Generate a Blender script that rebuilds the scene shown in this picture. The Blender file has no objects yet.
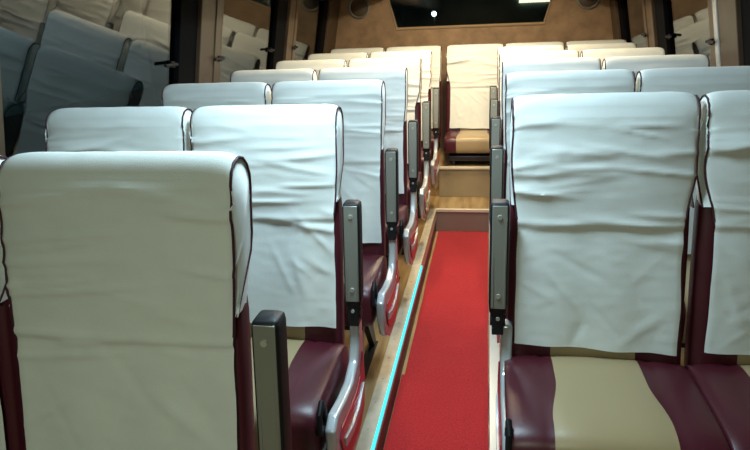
import bpy, bmesh, math, random
from mathutils import Vector, Matrix, noise

S = bpy.context.scene
COL = S.collection

# ------------------------------------------------------------------ camera
cam_d = bpy.data.cameras.new('camera')
cam = bpy.data.objects.new('camera', cam_d)
COL.objects.link(cam)
R_ = Vector((0.98460, 0.17061, -0.03815))
U_ = Vector((-0.01706, 0.31098, 0.95026))
F_ = Vector((-0.17399, 0.93498, -0.30911))
m = Matrix.Identity(4)
for i in range(3):
    m[i][0] = R_[i]; m[i][1] = U_[i]; m[i][2] = -F_[i]
m[0][3] = 0; m[1][3] = 0; m[2][3] = 1.51
cam.matrix_world = m
cam_d.sensor_width = 36
cam_d.lens = 620.37 / 750 * 36
cam_d.clip_start = 0.02
S.camera = cam

# ------------------------------------------------------------------ world and exposure
w = bpy.data.worlds.new('night'); S.world = w
w.use_nodes = True
w.node_tree.nodes['Background'].inputs[0].default_value = (0.012, 0.03, 0.035, 1)
w.node_tree.nodes['Background'].inputs[1].default_value = 0.35
S.view_settings.view_transform = 'Standard'
S.view_settings.look = 'None'
S.view_settings.gamma = 1
S.view_settings.use_curve_mapping = False
S.view_settings.exposure = 0.0

COOL = (0.62, 0.87, 1.0)
NEUT = (0.84, 1.0, 0.78)
WARM = (1.0, 0.82, 0.54)
# (x, y, width, length, colour, watts)
LAMPS = [
    (-0.16, -0.55, 0.12, 0.5, NEUT, 15.0),
    (-0.30, 1.40, 0.16, 0.40, COOL, 19.5),
    (-0.16, 2.50, 0.12, 0.40, (0.66, 0.87, 1.0), 13.0),  # unseen fill lamp, added to brighten the middle rows and carpet
    (-0.56, 3.45, 0.12, 0.50, WARM, 12.0),
    (0.24, 3.45, 0.12, 0.50, WARM, 12.0),
    (-0.16, 4.40, 0.14, 0.30, WARM, 24.0),
]
CEIL = 1.98

# ------------------------------------------------------------------ materials
def mat(name, col, rough=0.5, metal=0.0, spec=0.5, bump=0.0, bscale=200, var=0.0, vscale=8, emit=None, es=0, coat=0, sheen=0):
    M = bpy.data.materials.new(name); M.use_nodes = True
    nt = M.node_tree; b = nt.nodes['Principled BSDF']
    b.inputs['Base Color'].default_value = (*col, 1)
    b.inputs['Roughness'].default_value = rough
    b.inputs['Metallic'].default_value = metal
    b.inputs['Specular IOR Level'].default_value = spec
    b.inputs['Coat Weight'].default_value = coat
    b.inputs['Sheen Weight'].default_value = sheen
    tc = nt.nodes.new('ShaderNodeTexCoord')
    if var:
        n = nt.nodes.new('ShaderNodeTexNoise'); n.inputs['Scale'].default_value = vscale; n.inputs['Detail'].default_value = 5
        nt.links.new(tc.outputs['Object'], n.inputs['Vector'])
        r = nt.nodes.new('ShaderNodeMapRange'); r.inputs[1].default_value = 0.3; r.inputs[2].default_value = 0.7
        r.inputs[3].default_value = 1 - var; r.inputs[4].default_value = 1 + var
        nt.links.new(n.outputs['Fac'], r.inputs[0])
        mx = nt.nodes.new('ShaderNodeVectorMath'); mx.operation = 'SCALE'; mx.inputs[0].default_value = col
        nt.links.new(r.outputs[0], mx.inputs['Scale'])
        nt.links.new(mx.outputs[0], b.inputs['Base Color'])
    if bump:
        n2 = nt.nodes.new('ShaderNodeTexNoise'); n2.inputs['Scale'].default_value = bscale; n2.inputs['Detail'].default_value = 3
        nt.links.new(tc.outputs['Object'], n2.inputs['Vector'])
        bp = nt.nodes.new('ShaderNodeBump'); bp.inputs['Strength'].default_value = bump; bp.inputs['Distance'].default_value = 0.002
        nt.links.new(n2.outputs['Fac'], bp.inputs['Height'])
        nt.links.new(bp.outputs[0], b.inputs['Normal'])
    if emit:
        b.inputs['Emission Color'].default_value = (*emit, 1)
        b.inputs['Emission Strength'].default_value = es
    return M

def leather_mat():
    """maroon leatherette with a beige middle stripe that widens to the front"""
    M = mat('maroon_beige_leatherette', (0.06, 0.012, 0.022), rough=0.38, bump=0.15, bscale=350)
    nt = M.node_tree; b = nt.nodes['Principled BSDF']
    tc = [n for n in nt.nodes if n.type == 'TEX_COORD'][0]
    sx = nt.nodes.new('ShaderNodeSeparateXYZ'); nt.links.new(tc.outputs['Object'], sx.inputs[0])
    ab = nt.nodes.new('ShaderNodeMath'); ab.operation = 'ABSOLUTE'; nt.links.new(sx.outputs['X'], ab.inputs[0])
    mr = nt.nodes.new('ShaderNodeMapRange'); mr.interpolation_type = 'SMOOTHSTEP'
    mr.inputs[1].default_value = -0.24; mr.inputs[2].default_value = -0.40
    mr.inputs[3].default_value = 0.108; mr.inputs[4].default_value = 0.128
    nt.links.new(sx.outputs['Y'], mr.inputs[0])
    lt = nt.nodes.new('ShaderNodeMath'); lt.operation = 'LESS_THAN'
    nt.links.new(ab.outputs[0], lt.inputs[0]); nt.links.new(mr.outputs[0], lt.inputs[1])
    mx = nt.nodes.new('ShaderNodeMixRGB')
    mx.inputs[1].default_value = (0.075, 0.010, 0.018, 1); mx.inputs[2].default_value = (0.40, 0.30, 0.165, 1)
    nt.links.new(lt.outputs[0], mx.inputs[0]); nt.links.new(mx.outputs[0], b.inputs['Base Color'])
    return M

def wood_mat():
    M = mat('wood_laminate', (0.4, 0.27, 0.13), rough=0.28)
    nt = M.node_tree; b = nt.nodes['Principled BSDF']
    tc = [n for n in nt.nodes if n.type == 'TEX_COORD'][0]
    mp = nt.nodes.new('ShaderNodeMapping'); mp.inputs['Scale'].default_value = (9, 0.9, 9)
    nt.links.new(tc.outputs['Object'], mp.inputs[0])
    n = nt.nodes.new('ShaderNodeTexNoise'); n.inputs['Scale'].default_value = 3; n.inputs['Detail'].default_value = 6
    nt.links.new(mp.outputs[0], n.inputs['Vector'])
    cr = nt.nodes.new('ShaderNodeValToRGB')
    cr.color_ramp.elements[0].position = 0.3; cr.color_ramp.elements[0].color = (0.25, 0.15, 0.065, 1)
    cr.color_ramp.elements[1].position = 0.72; cr.color_ramp.elements[1].color = (0.52, 0.37, 0.18, 1)
    nt.links.new(n.outputs['Fac'], cr.inputs[0]); nt.links.new(cr.outputs[0], b.inputs['Base Color'])
    return M

def carpet_mat():
    M = mat('red_carpet', (0.40, 0.016, 0.020), rough=0.95, spec=0.1, bump=1.0, bscale=260, var=0.35, vscale=170, sheen=0.2)
    return M

def glass_mat():
    M = mat('window_glass', (1, 1, 1), rough=0.02)
    b = M.node_tree.nodes['Principled BSDF']
    b.inputs['Transmission Weight'].default_value = 1.0
    b.inputs['IOR'].default_value = 1.48
    b.inputs['Base Color'].default_value = (0.55, 0.62, 0.6, 1)
    return M

M_COVER = mat('white_cotton', (0.76, 0.79, 0.76), rough=0.85, spec=0.2, bump=0.25, bscale=500, var=0.03, vscale=14)
M_PIPE = mat('maroon_piping', (0.05, 0.008, 0.016), rough=0.7)
M_LEATHER = leather_mat()
M_MAROON = mat('maroon_leatherette', (0.06, 0.009, 0.020), rough=0.42, bump=0.15, bscale=350)
M_BLACK = mat('black_plastic', (0.010, 0.010, 0.012), rough=0.5, spec=0.25)
M_PAD = mat('grey_metal_insert', (0.30, 0.31, 0.275), rough=0.38, metal=0.45)
M_SCREW = mat('steel_screw', (0.5, 0.5, 0.45), rough=0.35, metal=0.3)
M_SILVER = mat('silver_plastic', (0.50, 0.53, 0.55), rough=0.25, metal=0.35)
M_RED = mat('red_plastic', (0.30, 0.010, 0.025), rough=0.3, coat=0.5)
M_STEEL = mat('dark_steel', (0.05, 0.05, 0.055), rough=0.4, metal=0.6)
M_WOOD = wood_mat()
M_CARPET = carpet_mat()
M_TRIM = mat('aluminium_edge_trim', (0.60, 0.54, 0.42), rough=0.4, metal=0.1, var=0.12, vscale=20)
M_LIP = mat('bright_step_lip', (0.75, 0.66, 0.50), rough=0.3, metal=0.0)
M_RISER = mat('riser_laminate', (0.29, 0.225, 0.17), rough=0.35, var=0.06)
M_RISER2 = mat('beige_riser_laminate', (0.36, 0.28, 0.165), rough=0.35, var=0.1, vscale=5)
M_WELL = mat('dark_well_side', (0.02, 0.022, 0.03), rough=0.4)
M_LED = mat('cyan_led', (0.02, 0.3, 0.35), rough=0.4, emit=(0.03, 0.72, 0.85), es=1.3)
M_WALL = mat('tan_wall_panel', (0.22, 0.15, 0.09), rough=0.6, var=0.15, vscale=6, bump=0.4, bscale=60)
M_REAR = mat('brown_suede_panel', (0.34, 0.22, 0.125), rough=0.7, var=0.22, vscale=11, bump=0.5, bscale=60)
M_PILLAR = mat('brown_pillar_trim', (0.095, 0.062, 0.036), rough=0.45, var=0.15, vscale=9)
M_CEIL = mat('ceiling_vinyl', (0.30, 0.25, 0.18), rough=0.6, var=0.08)
M_RACK = mat('brown_rack_vinyl', (0.20, 0.13, 0.075), rough=0.6, var=0.2, vscale=7)
M_GLASS = glass_mat()
M_RUBBER = mat('black_window_rubber', (0.006, 0.006, 0.007), rough=0.9, spec=0.08)
M_WFRAME = mat('beige_window_rim', (0.42, 0.30, 0.18), rough=0.4)

# ------------------------------------------------------------------ mesh helpers
def link(name, bm, material, parent=None, smooth=True, bevel=0, subsurf=0, angle=40):
    me = bpy.data.meshes.new(name)
    bmesh.ops.recalc_face_normals(bm, faces=bm.faces)
    bm.to_mesh(me); bm.free()
    for mm in (material if isinstance(material, (list, tuple)) else [material]):
        me.materials.append(mm)
    o = bpy.data.objects.new(name, me)
    COL.objects.link(o)
    if parent: o.parent = parent
    if bevel:
        b = o.modifiers.new('bevel', 'BEVEL'); b.width = bevel; b.segments = 3; b.limit_method = 'ANGLE'; b.angle_limit = math.radians(35)
    if subsurf:
        s = o.modifiers.new('sub', 'SUBSURF'); s.levels = subsurf; s.render_levels = subsurf
    if smooth:
        me.shade_smooth()
        try: me.set_sharp_from_angle(angle=math.radians(angle))
        except Exception: pass
    return o

def box(bm, x0, x1, y0, y1, z0, z1):
    vs = [bm.verts.new(p) for p in [(x0,y0,z0),(x1,y0,z0),(x1,y1,z0),(x0,y1,z0),(x0,y0,z1),(x1,y0,z1),(x1,y1,z1),(x0,y1,z1)]]
    for f in [(0,3,2,1),(4,5,6,7),(0,1,5,4),(1,2,6,5),(2,3,7,6),(3,0,4,7)]:
        bm.faces.new([vs[i] for i in f])
    return vs

def hexa(bm, pts):
    vs = [bm.verts.new(p) for p in pts]
    for f in [(0,3,2,1),(4,5,6,7),(0,1,5,4),(1,2,6,5),(2,3,7,6),(3,0,4,7)]:
        bm.faces.new([vs[i] for i in f])

def prism(bm, pts, x0, x1, axis='X'):
    """extrude polygon pts (a,b) along axis"""
    def P(a, b, c):
        return (c, a, b) if axis == 'X' else ((a, c, b) if axis == 'Y' else (a, b, c))
    A = [bm.verts.new(P(a, b, x0)) for a, b in pts]; B = [bm.verts.new(P(a, b, x1)) for a, b in pts]
    bm.faces.new(A); bm.faces.new(B[::-1])
    n = len(pts)
    for i in range(n):
        bm.faces.new([A[i], B[i], B[(i+1) % n], A[(i+1) % n]])

def loft(bm, rings, cap=True):
    V = [[bm.verts.new(p) for p in r] for r in rings]
    n = len(V[0])
    for a, b in zip(V, V[1:]):
        for i in range(n):
            bm.faces.new([a[i], a[(i+1) % n], b[(i+1) % n], b[i]])
    if cap:
        bm.faces.new(V[0][::-1]); bm.faces.new(V[-1])

def tube(bm, pts, r, n=8, closed=False):
    pts = [Vector(p) for p in pts]; rings = []
    N = len(pts)
    ref = None
    for i, p in enumerate(pts):
        a = pts[i-1] if (i or closed) else pts[0]; b = pts[(i+1) % N] if (i < N-1 or closed) else pts[-1]
        t = (b-a).normalized()
        if ref is None:
            ref = t.orthogonal().normalized()
        else:
            ref = (ref - t*ref.dot(t)).normalized()
        s = t.cross(ref)
        rings.append([p + (ref*math.cos(2*math.pi*k/n) + s*math.sin(2*math.pi*k/n))*r for k in range(n)])
    if closed: rings.append(rings[0])
    loft(bm, rings, cap=not closed)

def cyl(bm, c, axis, r, h, n=16):
    a = Vector(axis).normalized(); c = Vector(c); u = a.orthogonal().normalized(); v = a.cross(u)
    loft(bm, [[c + a*(t*h) + (u*math.cos(2*math.pi*k/n) + v*math.sin(2*math.pi*k/n))*r for k in range(n)] for t in (-.5, .5)])

def superring(cx, cy, hx, hy, z, n=40, e=4.0, axis='Z'):
    r = []
    for k in range(n):
        t = 2*math.pi*k/n; c, s = math.cos(t), math.sin(t)
        x = cx + hx*math.copysign(abs(c)**(2/e), c); y = cy + hy*math.copysign(abs(s)**(2/e), s)
        r.append((x, y, z) if axis == 'Z' else (z, x, y))
    return r

def tag(o, label=None, cat=None, group=None, kind=None):
    if label: o['label'] = label
    if cat: o['category'] = cat
    if group: o['group'] = group
    if kind: o['kind'] = kind
    return o

def struct(name, bm, m_, parent=None, **k):
    o = link(name, bm, m_, parent, **k)
    if not parent: o['kind'] = 'structure'
    return o

def empty(name, loc):
    o = bpy.data.objects.new(name, None); COL.objects.link(o); o.location = loc
    o.empty_display_size = 0.1
    return o

# ------------------------------------------------------------------ setting
PL = 0.175          # height of the seat platforms
YF, YR = -1.6, 5.58 # front and rear ends
XL, XR = -1.42, 1.10
BELT = 1.02
TAN = math.tan(math.radians(10.5))
def wx(side, z):    # inner face of the side wall at height z
    d = max(0, z - BELT)*TAN
    return XL + d if side < 0 else XR - d

bm = bmesh.new(); box(bm, -0.40, 0.10, YF, 4.45, -0.03, 0.0); struct('floor', bm, M_WOOD)
bm = bmesh.new(); box(bm, XL, -0.362, YF, 4.80, -0.03, PL); struct('floor_platform_left', bm, M_WOOD)
bm = bmesh.new(); box(bm, 0.035, XR, YF, 4.80, -0.03, PL); struct('floor_platform_right', bm, M_WOOD)
bm = bmesh.new(); box(bm, -0.362, 0.035, 4.452, 4.80, -0.03, PL - 0.002); struct('floor_landing', bm, M_WOOD)
bm = bmesh.new(); box(bm, XL, XR, 4.80, YR, -0.03, 0.415); struct('floor_rear_tier', bm, M_WOOD)
bm = bmesh.new(); box(bm, -0.360, 0.033, 4.44, 4.451, 0.0, PL - 0.018); struct('trim_1', bm, M_RISER)
bm = bmesh.new(); box(bm, -0.372, 0.045, 4.425, 4.456, PL - 0.018, PL + 0.004); struct('trim_2', bm, M_LIP, bevel=0.003)
bm = bmesh.new(); box(bm, -0.362, 0.035, 4.788, 4.799, PL, 0.40); struct('trim_3', bm, M_RISER2)
bm = bmesh.new(); box(bm, -0.362, 0.035, 4.772, 4.802, 0.40, 0.420); struct('trim_4', bm, M_LIP, bevel=0.003)
# edge strips of the aisle well, with rivets
bm = bmesh.new(); box(bm, -0.405, -0.356, YF, 4.44, PL + 0.0005, PL + 0.005); box(bm, -0.362, -0.356, YF, 4.42, 0.10, PL)
y = 0.5
while y < 4.4:
    cyl(bm, (-0.385, y, PL + 0.006), (0, 0, 1), 0.004, 0.003, 10); y += 0.16
struct('trim_5', bm, M_TRIM, bevel=0.001)
bm = bmesh.new(); box(bm, 0.030, 0.07, YF, 4.42, PL + 0.0005, PL + 0.005); box(bm, 0.029, 0.0345, YF, 4.42, 0.002, PL); struct('trim_6', bm, M_SILVER)
bm = bmesh.new(); box(bm, -0.3615, -0.3575, YF, 4.438, 0.001, 0.10); struct('trim_7', bm, M_WELL)
# left and right lower walls
for side, nm in ((-1, 'left'), (1, 'right')):
    bm = bmesh.new()
    a = wx(side, 0); b = a + side*0.06
    t = wx(side, 1.98)
    box(bm, min(a, b), max(a, b), YF, YR, -0.03, BELT)
    struct('wall_' + nm, bm, M_WALL)
    # cant rail above the windows
    bm = bmesh.new()
    z0, z1 = 1.72, 2.02
    prism(bm, [(wx(side, z0), z0), (wx(side, z1), z1), (wx(side, z1) + side*0.06, z1), (wx(side, z0) + side*0.06, z0)], YF, YR, 'Y')
    struct('wall_%s_upper' % nm, bm, M_WALL)
bm = bmesh.new(); box(bm, wx(-1, 2.0) - 0.06, wx(1, 2.0) + 0.06, YF, YR, CEIL, CEIL + 0.05); struct('ceiling', bm, M_CEIL)
bm = bmesh.new(); box(bm, XL - 0.06, XR + 0.06, YF - 0.06, YF, -0.03, 2.03); struct('wall_front', bm, M_WALL)

# rear wall with a trapezoidal opening
CX = -0.16
bz0, bz1 = 1.455, 1.93
bl, br = -0.775, 0.455
tl, tr = bl - 0.13, br + 0.13
bm = bmesh.new()
Y0, Y1 = YR, YR + 0.06
def slab(pts):
    prism(bm, pts, Y0, Y1, 'Y')
slab([(XL - .06, -.03), (XR + .06, -.03), (XR + .06, bz0), (XL - .06, bz0)])
slab([(XL - .06, bz1), (XR + .06, bz1), (XR + .06, 2.03), (XL - .06, 2.03)])
slab([(XL - .06, bz0), (bl, bz0), (tl, bz1), (XL - .06, bz1)])
slab([(br, bz0), (XR + .06, bz0), (XR + .06, bz1), (tr, bz1)])
struct('wall_rear', bm, M_REAR, smooth=False)
wn = empty('window_7', (0, 0, 0)); wn['kind'] = 'structure'
bm = bmesh.new()
prism(bm, [(bl, bz0), (br, bz0), (tr, bz1), (tl, bz1)], Y0 + 0.02, Y0 + 0.026, 'Y')
link('pane', bm, M_GLASS, wn, smooth=False)
bm = bmesh.new()
tube(bm, [(bl, Y0, bz0), (br, Y0, bz0), (tr, Y0, bz1), (tl, Y0, bz1)], 0.014, 8, closed=True)
link('window_frame', bm, M_WFRAME, wn)

# side windows between the pillars
PILLS = {-1: [(1.18, 1.55), (2.64, 3.06), (3.95, 4.35), (5.12, YR)], 1: [(1.18, 1.55), (2.60, 3.19), (4.02, 4.46), (5.22, YR)]}
M_STRIP = mat('light_brown_strip', (0.09, 0.062, 0.037), rough=0.4)
n = 0
for side in (-1, 1):
    PILL = PILLS[side]
    spans = [(YF, PILL[0][0])] + [(PILL[i][1], PILL[i+1][0]) for i in range(3)]
    for k, (a, b) in enumerate(spans):
        n += 1
        if n == 7: n = 8
        wn = empty('window_%d' % n, (0, 0, 0)); wn['kind'] = 'structure'
        z0, z1 = BELT, 1.72
        bm = bmesh.new()
        o0, o1 = side*0.012, side*0.017
        prism(bm, [(wx(side, z0) + o0, z0), (wx(side, z1) + o0, z1), (wx(side, z1) + o1, z1), (wx(side, z0) + o1, z0)], a, b, 'Y')
        link('pane', bm, M_GLASS, wn, smooth=False)
        bm = bmesh.new()
        for (za, zb) in ((z0, z0 + .025), (z1 - .025, z1)):
            prism(bm, [(wx(side, za) - side*0.004, za), (wx(side, zb) - side*0.004, zb), (wx(side, zb) + side*0.02, zb), (wx(side, za) + side*0.02, za)], a, b, 'Y')
        link('window_frame', bm, M_RUBBER, wn, smooth=False)
    for k, (a, b) in enumerate(PILL):
        p = empty('pillar', (wx(side, BELT), a, BELT)); p['kind'] = 'structure'
        z0, z1 = BELT, 1.76
        blk = ([0.0, 0.17, 0.20, 0.12] if side < 0 else [0.0, 0.25, 0.20, 0.12])[k]
        def pr(off, y0, y1, material, name):
            bm = bmesh.new()
            A = wx(side, z0); B = wx(side, z1)
            prism(bm, [(A - side*off, z0), (B - side*off, z1), (B + side*0.05, z1), (A + side*0.05, z0)], y0, y1, 'Y')
            o = link(name, bm, material, p, smooth=False, bevel=0.004)
            o.matrix_parent_inverse = Matrix.Translation(p.location).inverted()
        if blk: pr(0.012, a, a + blk, M_RUBBER, 'window_post')
        pr(0.030, a + blk + (0.001 if blk else 0), b, M_PILLAR, 'pillar_cover')
        if k < 3:
            mid = a + blk + (b - a - blk)*0.62
            pr(0.036, mid, mid + 0.05, M_STRIP if side < 0 or k != 1 else M_SILVER, 'cover_strip')

# overhead racks
for side in (-1, 1):
    bm = bmesh.new()
    a = wx(side, 1.74); e = a - side*0.40
    prism(bm, [(a, 1.74), (e, 1.69), (e - side*0.02, 1.73), (e, 1.86), (a, 1.90)], YF + .01, YR - .002, 'Y')
    o = struct('overhead_rack', bm, M_RACK, bevel=0.01)

# aisle LED strip
bm = bmesh.new(); box(bm, -0.3575, -0.3470, YF + 0.4, 3.30, PL - 0.013, PL + 0.0045)
tag(link('led_strip', bm, M_LED, bevel=0.002), 'glowing cyan light strip along the left edge of the red aisle', 'light strip')

# carpets
def carpet(x0, x1, y0, y1, z, h, label, seed):
    bm = bmesh.new(); nx, ny = 10, int((y1 - y0)/0.04)
    top = []
    for j in range(ny + 1):
        row = []
        for i in range(nx + 1):
            xx = x0 + (x1 - x0)*i/nx; yy = y0 + (y1 - y0)*j/ny
            if i in (0, nx): xx += 0.004*noise.noise((yy*3, seed + i, 0))
            zz = z + h + 0.003*noise.noise((xx*7, yy*7, seed))
            row.append(bm.verts.new((xx, yy, zz)))
        top.append(row)
    for j in range(ny):
        for i in range(nx):
            bm.faces.new([top[j][i], top[j][i+1], top[j+1][i+1], top[j+1][i]])
    ge = [e for e in bm.edges if e.is_boundary]
    r = bmesh.ops.extrude_edge_only(bm, edges=ge)
    for v_ in r['geom']:
        if isinstance(v_, bmesh.types.BMVert): v_.co.z = z + 0.0005
    return tag(link('carpet_runner', bm, M_CARPET), label, 'carpet', 'red aisle carpets')
carpet(-0.342, 0.026, 2.25, 4.438, 0.0, 0.007, 'far length of red aisle carpet running up to the step', 3)
carpet(-0.352, 0.027, YF + 0.2, 2.40, 0.0095, 0.008, 'near length of red aisle carpet overlapping the far one', 8)

# ------------------------------------------------------------------ seat parts (seat origin: on its floor, below the top of the backrest)
NFR = 100
def lerp(a, b, t): return a + (b - a)*t
def front_y(z):   # front face of the cover
    return lerp(-0.118, -0.012, (z - 0.49)/(1.10 - 0.49))

def profile(inset=0.0):
    """hood profile: list of (y,z,tag) from front bottom, over the top, to back bottom"""
    P = []
    for i in range(NFR):
        z = lerp(0.487, 1.085, i/(NFR - 1))
        P.append((front_y(z), z))
    yc, zc, ry, rz = 0.030, 1.085, 0.045, 0.05
    for i in range(1, 14):
        a = math.pi*(1 - i/14)
        P.append((yc + ry*math.cos(a) - 0.0, zc + rz*math.sin(a)))
    for i in range(16):
        z = lerp(1.085, 0.86, i/15)
        P.append((front_y(z) + 0.0895, z))
    return P

def make_cover_mesh(seed, hwf=0.203):
    rnd = random.Random(seed)
    P = profile(); NX = 56
    # wrinkles: (zc, uc, slope, length, width, amp)
    W = []
    for k in range(26):
        sc_ = rnd.choice([-1, 1])
        W.append((rnd.uniform(0.78, 1.085), sc_*rnd.uniform(.2, 1.1), sc_*rnd.uniform(-0.22, 0.10), rnd.uniform(0.18, 0.75), rnd.uniform(0.0045, 0.012), rnd.uniform(0.0018, 0.0066)))
    W.append((0.800, 0.0, rnd.uniform(-.02, .02), 2.0, 0.012, -0.0045))
    W.append((0.815, 0.0, rnd.uniform(-.02, .02), 2.0, 0.010, 0.0045))
    D = []
    for k in range(16):
        u0 = rnd.uniform(-0.17, 0.17); z0 = rnd.uniform(0.52, 0.76); ang = rnd.choice([-1, 1])*rnd.uniform(0.5, 1.35)
        D.append((u0, z0, math.cos(ang), math.sin(ang), rnd.uniform(0.03, 0.09), rnd.uniform(0.006, 0.014), rnd.uniform(-0.0025, 0.0036)))
    ph = rnd.uniform(0, 9)
    hem = rnd.uniform(-0.01, 0.01)
    bm = bmesh.new(); G = []
    nF = NFR
    for j, (y, z) in enumerate(P):
        row = []
        front = j < nF
        hw = 0.221
        if front:
            t = (1.10 - z)/0.61
            s = min(1, max(0, (t - 0.22)/0.28)); s = s*s*(3 - 2*s)
            hw = lerp(0.221, hwf, s) + 0.006*max(0, t - 0.6)
        for i in range(NX + 1):
            u = -1 + 2*i/NX
            x = u*hw; yy = y; zz = z
            zz -= 0.010*abs(u)**14 * (1 if z > 1.05 else 0)
            d = 0
            if front:
                bulge = max(0, 1 - abs((z - 0.97)/0.19)**2)
                d += 0.012*bulge*(1 - abs(u)**4)
                for (zc, uc, sl, L, wd, am) in W:
                    zz0 = zc + sl*x*1.0
                    q = (z - zz0)/wd
                    if abs(q) < 3: d += am*math.exp(-abs(q)**1.4)*math.exp(-((u - uc)/L)**4)
                for (u0, z0, ca, sa, L, wd, am) in D:
                    dx, dz = x - u0, z - z0
                    al = dx*ca + dz*sa; ac = -dx*sa + dz*ca
                    q = ac/wd
                    if abs(q) < 3: d += am*math.exp(-q*q)*math.exp(-(al/L)**2)
                if z < 0.80:
                    d += 0.004*noise.noise((x*9 + ph, z*5, seed)) + 0.003*(0.8 - z)/0.3*math.sin(x*38 + ph)
                d += 0.0007*noise.noise((x*22, z*60, seed + .5))
                if abs(u) > 0.97: d -= 0.002
                if j == 0: pass
                if z < 0.62:
                    zz += (0.62 - z)/0.13*(0.005*noise.noise((x*8, ph, 1)) + hem*u)
                    x += 0.0
                x += 0.004*noise.noise((z*9, u*1.0, seed + 3))*abs(u)**3
            else:
                d = 0
            yy -= d
            if not front:
                zz += 0.0012*noise.noise((x*20, y*20, seed))
            row.append(bm.verts.new((x, yy, zz)))
        G.append(row)
    for j in range(len(P) - 1):
        for i in range(NX):
            bm.faces.new([G[j][i], G[j][i+1], G[j+1][i+1], G[j+1][i]])
    # gussets: join the side edge of front and back between z=.86 and the top
    js = [j for j in range(len(P)) if P[j][1] >= 0.858]
    j0, j1 = js[0], js[-1]
    seams = []
    for side in (0, 1, NX - 1, NX):
        for j in range(nF + 13, len(P)):
            v_ = G[j][side]; t = max(0, min(1, (0.96 - P[j][1])/0.10))
            v_.co.y = lerp(v_.co.y, front_y(P[j][1]) + 0.004, t*(1.0 if side in (0, NX) else 0.45))
            if side in (1, NX - 1): v_.co.x = G[j][0 if side == 1 else NX].co.x
    for side in (0, NX):
        a, b = j0, j1
        sg = -1 if side == 0 else 1
        L = []
        rows = []
        A = list(range(j0, j1 + 1)); n_ = len(A)//2
        for k in range(n_):
            fa = G[A[k]][side]; fb = G[A[-1 - k]][side]
            mid = bm.verts.new((fa.co + fb.co)/2 + Vector((sg*0.006, 0, 0)))
            rows.append((fa, mid, fb))
        for r0, r1 in zip(rows, rows[1:]):
            bm.faces.new([r0[0], r0[1], r1[1], r1[0]]); bm.faces.new([r0[1], r0[2], r1[2], r1[1]])
        if len(A) % 2:
            bm.faces.new([rows[-1][0], rows[-1][1], rows[-1][2], G[A[n_]][side]])
        seams.append([tuple(G[j][side].co) for j in range(max(0, j0 - 6), j1 + 1)])
    return bm, seams

def make_cover(seed, hwf=0.203):
    bm, seams = make_cover_mesh(seed, hwf)
    o = link('seat_cover', bm, M_COVER, angle=80)
    for s in seams:
        bm = bmesh.new()
        sg = -1 if s[0][0] < 0 else 1
        pts = [(p[0] + sg*0.001, p[1], p[2]) for p in s[::2]]
        tube(bm, pts, 0.0026, 6)
        link('piping', bm, M_PIPE, o)
    return o

def make_backrest():
    bm = bmesh.new(); rings = []
    zs = [0.40, 0.41, 0.43, 0.48, 0.55, 0.65, 0.75, 0.85, 0.95, 1.03, 1.075, 1.10, 1.115, 1.122]
    for z in zs:
        fy = front_y(z) + 0.010
        by = front_y(z) + 0.083
        hw = lerp(0.224, 0.213, min(1, max(0, (z - 0.84)/0.08)))
        k = 0
        if z > 1.05: k = ((z - 1.05)/0.075)**2
        if z < 0.43: k = (0.43 - z)/0.03*0.3
        cy = (fy + by)/2; hy = (by - fy)/2*(1 - 0.5*min(1, k)); hw -= 0.012*k
        r = superring(0, cy, hw, hy, z, 48, 5)
        # side bolsters: push the front outwards near the sides below the shoulders
        r2 = []
        for (x, y, zz) in r:
            if y < cy and z < 0.88:
                s = min(1, max(0, (abs(x) - 0.13)/0.06)); y -= 0.0*s
                y += 0.012*(1 - s)
            r2.append((x, y, zz))
        rings.append(r2)
    loft(bm, rings)
    return link('backrest', bm, M_LEATHER, angle=60)

def make_cushion(short=False, low=False):
    bm = bmesh.new(); rings = []
    yb, yf = -0.075, (-0.40 if low else -0.47)
    cy, hy = (yb + yf)/2, (yb - yf)/2
    top = (0.468 if low else 0.460); bot = (0.33 if low else 0.29)
    cz, hz = (top + bot)/2, (top - bot)/2
    HW = 0.2175 if low else 0.230
    xs = [-HW, -HW + .004, -0.21, -0.18, -0.15, -0.135, -0.12, -0.06, 0, 0.06, 0.12, 0.135, 0.15, 0.18, 0.21, HW - .004, HW]
    for x in xs:
        e = abs(x)/HW
        sc = 1 - 0.07*max(0, (e - 0.90)/0.10)**2
        r = []
        n_ = 56
        for k in range(n_):
            t = 2*math.pi*k/n_; c, s = math.cos(t), math.sin(t)
            y = cy + hy*sc**0.3*math.copysign(abs(c)**(2/5.5), c); z = cz + hz*sc*math.copysign(abs(s)**(2/4.2), s)
            if s > 0:
                z += 0.008*(1 - e*e)
                if abs(abs(x) - 0.135) < 0.004: z -= 0.004
                z -= 0.006*max(0, (cy - y)/hy)**3
            r.append((x, y, z))
        rings.append(r)
    loft(bm, rings)
    return link('seat_cushion', bm, M_LEATHER, angle=70)

def make_frame(side_h=0.33, low=False):
    bm = bmesh.new()
    box(bm, -0.19, 0.19, -0.42 if not low else -0.36, 0.03, 0.27, 0.312)
    return link('seat_frame', bm, M_STEEL, bevel=0.006)

def make_leg(x, low=False):
    bm = bmesh.new()
    yf = -0.40 if not low else -0.32
    prism(bm, [(yf, 0.005), (yf + .04, 0.005), (-0.24, 0.24), (-0.06, 0.005), (-0.02, 0.005), (-0.17, 0.29), (-0.33, 0.29)], x - 0.012, x + 0.012, 'X')
    box(bm, x - 0.02, x + 0.02, yf, -0.02, 0.0, 0.012)
    return link('leg', bm, M_STEEL, smooth=False)

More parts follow.
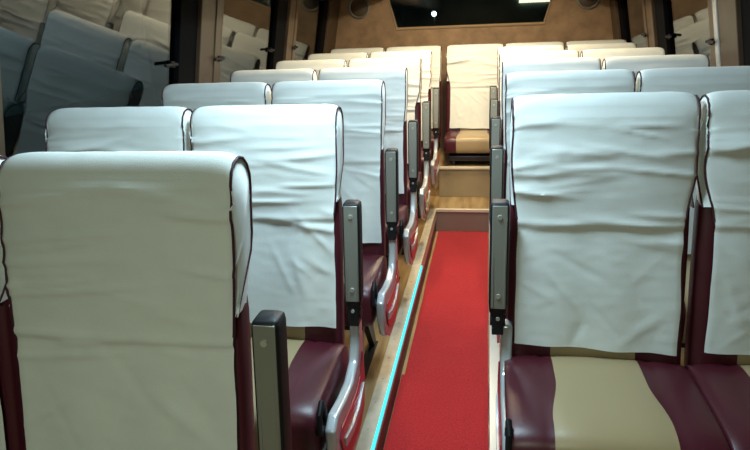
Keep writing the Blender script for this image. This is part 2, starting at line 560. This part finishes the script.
def make_armrest(sg):
    """raised armrest standing upright beside the backrest"""
    x = 0.263 if sg > 0 else -0.250
    bm = bmesh.new(); rings = []
    zb, zt = 0.580, 0.878
    for z, k in [(zb, .75), (zb + .008, .92), (zb + .03, 1), (0.70, 1), (0.80, 1), (zt - .014, 1), (zt - .004, .94), (zt, .78)]:
        y = -0.108 + 0.12*(z - zb)
        rings.append(superring(x, y, 0.0245*k, 0.026*k, z, 28, 6))
    loft(bm, rings)
    arm = link('armrest', bm, M_BLACK, angle=50)
    # grey insert on the front face
    bm = bmesh.new()
    def yy(z): return -0.108 + 0.12*(z - zb) - 0.0265
    z0, z1 = zb + 0.02, zt - 0.006
    hw = 0.0190
    vs = []
    hexa(bm, [(x - hw, yy(z0), z0), (x + hw, yy(z0), z0), (x + hw, yy(z0) + .01, z0), (x - hw, yy(z0) + .01, z0),
              (x - hw, yy(z1), z1), (x + hw, yy(z1), z1), (x + hw, yy(z1) + .01, z1), (x - hw, yy(z1) + .01, z1)])
    hw2 = 0.0025
    for s in (-1, 1):
        xr = x + s*(hw - 0.004)
        hexa(bm, [(xr - hw2, yy(z0) - .003, z0 + .004), (xr + hw2, yy(z0) - .003, z0 + .004), (xr + hw2, yy(z0), z0 + .004), (xr - hw2, yy(z0), z0 + .004),
                  (xr - hw2, yy(z1) - .003, z1 - .035), (xr + hw2, yy(z1) - .003, z1 - .035), (xr + hw2, yy(z1), z1 - .035), (xr - hw2, yy(z1), z1 - .035)])
    ins = link('armrest_insert', bm, M_PAD, arm, bevel=0.0015)
    ins['label'] = 'grey metal insert'
    for z in (zb + 0.055, zt - 0.035):
        bm = bmesh.new(); cyl(bm, (x, yy(z) - 0.001, z), (0, 1, 0), 0.006, 0.006, 14)
        link('screw', bm, M_SCREW, arm)
    # hinge
    bm = bmesh.new(); hexa(bm, [(x - .015, -.135, .525), (x + .015, -.135, .525), (x + .015, -.085, .525), (x - .015, -.085, .525),
                                (x - .015, -.125, .60), (x + .015, -.125, .60), (x + .015, -.085, .60), (x - .015, -.085, .60)])
    cyl(bm, (x, -0.11, 0.56), (1, 0, 0), 0.018, 0.04, 18)
    h = link('hinge', bm, M_BLACK, bevel=0.003)
    bm = bmesh.new(); cyl(bm, (x, -0.134, 0.572), (0, 1, 0), 0.005, 0.004, 12); s_ = link('screw', bm, M_SCREW, h)
    # side panel with its curved silver rim and red inlay
    xi, xo = (x - 0.016, x + 0.012) if sg > 0 else (x + 0.040, x + 0.010)
    out = [(-0.070, .545), (-0.120, .545), (-0.135, .47), (-0.165, .425), (-0.24, .400), (-0.34, .405), (-0.44, .420), (-0.485, .395), (-0.480, .32), (-0.44, .25), (-0.36, .205), (-0.20, .19), (-0.10, .23), (-0.065, .34)]
    out = [(-0.07 + (a + 0.07)*0.90, b) for a, b in out]
    bm = bmesh.new(); prism(bm, out, min(xi, xo), max(xi, xo), 'X')
    pan = link('side_panel', bm, M_SILVER, bevel=0.007, angle=30)
    pan['label'] = 'silver plastic side panel'
    inn = [(-0.105, .43), (-0.14, .375), (-0.22, .355), (-0.32, .360), (-0.42, .370), (-0.445, .345), (-0.42, .285), (-0.345, .235), (-0.20, .222), (-0.12, .255), (-0.09, .34)]
    inn = [(-0.07 + (a + 0.07)*0.90, b) for a, b in inn]
    bm = bmesh.new(); xa, xb = xo, xo + sg*0.005; prism(bm, inn, min(xa, xb), max(xa, xb), 'X')
    r_ = link('inlay', bm, M_RED, pan, bevel=0.003); r_['label'] = 'glossy red inlay'
    bm = bmesh.new(); xa, xb = xo + sg*0.005, xo + sg*0.009
    prism(bm, [(-0.12, .335), (-0.20, .305), (-0.29, .305), (-0.37, .325), (-0.37, .30), (-0.29, .282), (-0.20, .282), (-0.12, .31)], min(xa, xb), max(xa, xb), 'X')
    link('rim', bm, M_SILVER, pan)
    # recline lever
    bm = bmesh.new()
    tube(bm, [(x - sg*0.022, -0.405, 0.40), (x - sg*0.022, -0.413, 0.440), (x - sg*0.022, -0.430, 0.468), (x - sg*0.022, -0.455, 0.450), (x - sg*0.022, -0.465, 0.40)], 0.0075, 10)
    cyl(bm, (x - sg*0.022, -0.447, 0.40), (1, 0, 0), 0.013, 0.012, 16)
    lev = link('recline_lever', bm, M_BLACK)
    return [arm, h, pan, lev]

proto_cover = [make_cover(s, h) for s, h in ((11, .214), (23, .212), (37, .213), (41, .210), (59, .190), (67, .203), (73, .211))]
proto_back = make_backrest()
proto_cush = make_cushion()
proto_cush_low = make_cushion(low=True)
proto_frame = make_frame(); proto_frame_low = make_frame(low=True)
proto_legs = [make_leg(-0.15), make_leg(0.15)]
proto_legs_low = [make_leg(-0.15, True), make_leg(0.15, True)]
proto_arm = {1: make_armrest(1), -1: make_armrest(-1)}

def copy_part(o, parent):
    c = o.copy(); COL.objects.link(c); c.parent = parent
    c.matrix_parent_inverse = Matrix.Identity(4)
    for ch in list(o.children):
        if ch.name.startswith('#'): continue
        copy_part(ch, c)
    return c

def seat(x, y, z, arm, cov, label, group, low=False, sx=1.0, cz=1.0):
    root = empty('bus_seat', (x, y, z))
    tag(root, label, 'seat', group)
    copy_part(proto_back, root)
    copy_part(proto_cush_low if low else proto_cush, root)
    copy_part(proto_cover[cov % len(proto_cover)], root)
    copy_part(proto_frame_low if low else proto_frame, root)
    for ch in root.children:
        if ch.name.startswith(('backrest', 'seat_cover')): ch.scale.x = sx
        if ch.name.startswith('seat_cover'): ch.scale.z = cz; ch.location.z = 1.135*(1 - cz)
    for l in (proto_legs_low if low else proto_legs): copy_part(l, root)
    if arm:
        for p in proto_arm[arm]: copy_part(p, root)
    return root

rows = ['nearest', 'second', 'third', 'fourth', 'fifth', 'sixth']
random.seed(5)
for k in range(6):
    y = 0.964 + 0.728*k
    word = rows[k]
    jx = random.uniform(-.004, .004); dz = [0, -.011, -.008, -.009, -.005, 0][k]
    s_ = seat([-0.642, -0.627][k] if k < 2 else -0.625 + jx, y, PL + dz, 1, k, 'white-covered maroon aisle seat with raised armrest, left block, %s row' % word, 'seats left of the aisle', sx=0.972 if k == 1 else 1, cz=1 if k == 0 else 0.965)
    if k == 0:
        for ch in s_.children:
            if ch.name.split('.')[0] in ('armrest', 'hinge', 'side_panel', 'recline_lever'): ch.location.x = 0.026
    seat([-1.118, -1.094, -1.099, -1.099, -1.097, -1.092][k], y + 0.006, PL + dz, 0, k + 3, 'white-covered maroon seat by the left window, %s row' % word, 'seats left of the aisle', cz=1 if k == 0 else 0.97)
for k in range(5):
    y = 1.64 + 0.73*k
    word = rows[k]
    jx = random.uniform(-.003, .003)
    seat(0.291 + jx, y, PL + 0.010, -1, [5, 2, 6, 1, 3][k], 'white-covered maroon aisle seat with raised armrest, right block, %s row' % word, 'seats right of the aisle')
    seat(0.757 + jx, y + 0.004, PL + 0.010, 0, [4, 1, 0, 2, 6][k], 'white-covered maroon seat by the right window, %s row' % word, 'seats right of the aisle')
for k, (x, lab) in enumerate([(-1.058, 'rear bench seat in the left back corner under white cover'), (-0.592, 'rear bench seat with white cover, just left of the middle seat'),
                              (-0.10, 'middle rear seat facing the aisle, white cover above beige cushion'), (0.360, 'rear bench seat with white cover, just right of the middle seat'),
                              (0.821, 'rear bench seat in the right back corner under white cover')]):
    seat(x, 5.18, PL + 0.010, 0, k + 2, lab, 'rear bench seats', low=True)

for o in proto_cover + [proto_back, proto_cush, proto_cush_low, proto_frame, proto_frame_low] + proto_legs + proto_legs_low + proto_arm[1] + proto_arm[-1]:
    for ch in list(o.children): bpy.data.objects.remove(ch)
    bpy.data.objects.remove(o)

# ------------------------------------------------------------------ window latches
def latch(side, y, off, lab):
    z = 1.372
    x = wx(side, z) - side*off
    root = empty('window_latch', (x, y, z)); tag(root, lab, 'latch', 'window latches')
    bm = bmesh.new(); box(bm, -0.007, 0.007, -0.016, 0.016, -0.014, 0.014); link('latch_base', bm, M_BLACK, root, bevel=0.003)
    bm = bmesh.new(); a, b = sorted((-side*0.007, -side*0.018)); box(bm, a, b, -0.085, 0.025, -0.007, 0.007); link('latch_handle', bm, M_BLACK, root, bevel=0.004)
for side, nm in ((-1, 'left'), (1, 'right')):
    P = PILLS[side]
    for y, off, wd in ((P[1][0] - 0.04, 0.0, 'on the glass just before the broad brown pillar'), (P[1][1] - 0.04, 0.038, 'on the far edge of the broad brown pillar'),
                       (P[2][0] - 0.04, 0.0, 'on the glass just before the narrow farther pillar'), (P[2][1] - 0.04, 0.038, 'on the far edge of the narrow farther pillar')):
        latch(side, y, off, 'black %s window latch %s' % (nm, wd))

# speakers in the rear corners
for side, x in ((-1, -1.10), (1, 0.80)):
    root = empty('speaker', (x, YR - 0.002, 1.645)); tag(root, 'round speaker set in the brown rear wall, %s of the window' % ('left' if side < 0 else 'right'), 'speaker', 'rear wall speakers')
    def ring(R, r, n1=36, n2=10):
        bm = bmesh.new(); V = []
        for i in range(n1):
            a = 2*math.pi*i/n1
            V.append([bm.verts.new((math.cos(a)*(R + r*math.cos(2*math.pi*k/n2)), -abs(r*0.9) + r*0.9*math.sin(2*math.pi*k/n2), math.sin(a)*(R + r*math.cos(2*math.pi*k/n2)))) for k in range(n2)])
        for i in range(n1):
            for k in range(n2):
                bm.faces.new([V[i][k], V[i][(k+1) % n2], V[(i+1) % n1][(k+1) % n2], V[(i+1) % n1][k]])
        return bm
    link('speaker_rim', ring(0.085, 0.010), M_PAD, root)
    bm = bmesh.new(); 
    loft(bm, [[(math.cos(2*math.pi*k/32)*r, y_, math.sin(2*math.pi*k/32)*r) for k in range(32)] for r, y_ in ((0.08, -0.002), (0.079, -0.008), (0.05, -0.016), (0.012, -0.020))])
    link('speaker_grille', bm, M_PILLAR, root)

# ------------------------------------------------------------------ outside, behind the rear window
bm = bmesh.new(); box(bm, -14, 14, -8, 26, -0.75, -0.7); o = struct('ground', bm, mat('asphalt', (0.03, 0.03, 0.03), rough=0.9))
root = empty('building', (0, 16, -0.7)); tag(root, 'dark building seen through the rear window with one lit window', 'building')
bm = bmesh.new(); box(bm, -9, 9, 0, 5, 0, 6); link('wall', bm, mat('green_grey_plaster', (0.10, 0.16, 0.15), rough=0.8, var=0.3, vscale=0.7), root, smooth=False)
bm = bmesh.new(); box(bm, 0.714, 1.42, -0.05, 0, 2.535, 3.3); link('window', bm, mat('lit_window', (1, .95, .75), emit=(1, .93, .7), es=2.2), root, smooth=False)
root = empty('street_lamp', (-1.14, 14.0, -0.7)); tag(root, 'small white street lamp outside, seen as a bright dot through the rear glass', 'lamp')
bm = bmesh.new(); cyl(bm, (0, 0.12, 1.15), (0, 0, 1), 0.04, 2.3, 12); link('pole', bm, M_STEEL, root)
bm = bmesh.new(); bmesh.ops.create_uvsphere(bm, u_segments=16, v_segments=10, radius=0.05, matrix=Matrix.Translation((0, 0, 2.35))); link('bulb', bm, mat('white_bulb', (1, 1, 1), emit=(.8, 1, 1), es=12), root)
L = bpy.data.lights.new('bulb_light', 'POINT'); L.energy = 14; L.color = (.6, 1, .95); L.shadow_soft_size = 0.02
lo = bpy.data.objects.new('bulb_light', L); COL.objects.link(lo); lo.parent = root; lo.location = (0, 0, 2.36)

# ------------------------------------------------------------------ ceiling lamps
for i, (x, y, wd, ln, c, W_) in enumerate(LAMPS):
    root = empty('ceiling_lamp', (x, y, CEIL)); tag(root, ['neutral white ceiling lamp at the front end', 'cool white ceiling lamp over the near rows', 'cool white fill lamp added at the ceiling to brighten the middle rows', 'warm ceiling lamp over the far rows, left one', 'warm ceiling lamp over the far rows, right one', 'warm ceiling lamp just before the rear bench'][i], 'lamp', 'ceiling lamps')
    bm = bmesh.new(); box(bm, -wd/2 - .02, wd/2 + .02, -ln/2 - .02, ln/2 + .02, -0.022, -0.0005); link('lamp_housing', bm, M_BLACK, root, bevel=0.004)
    em = mat('lamp_glow', c, emit=c, es=2.0)
    bm = bmesh.new(); box(bm, -wd/2, wd/2, -ln/2, ln/2, -0.030, -0.023); link('diffuser', bm, em, root)
    L = bpy.data.lights.new('lamp_light', 'AREA'); L.shape = 'RECTANGLE'; L.size = wd; L.size_y = ln; L.energy = W_; L.color = c
    lo = bpy.data.objects.new('lamp_light', L); COL.objects.link(lo); lo.parent = root; lo.location = (0, 0, -0.034)
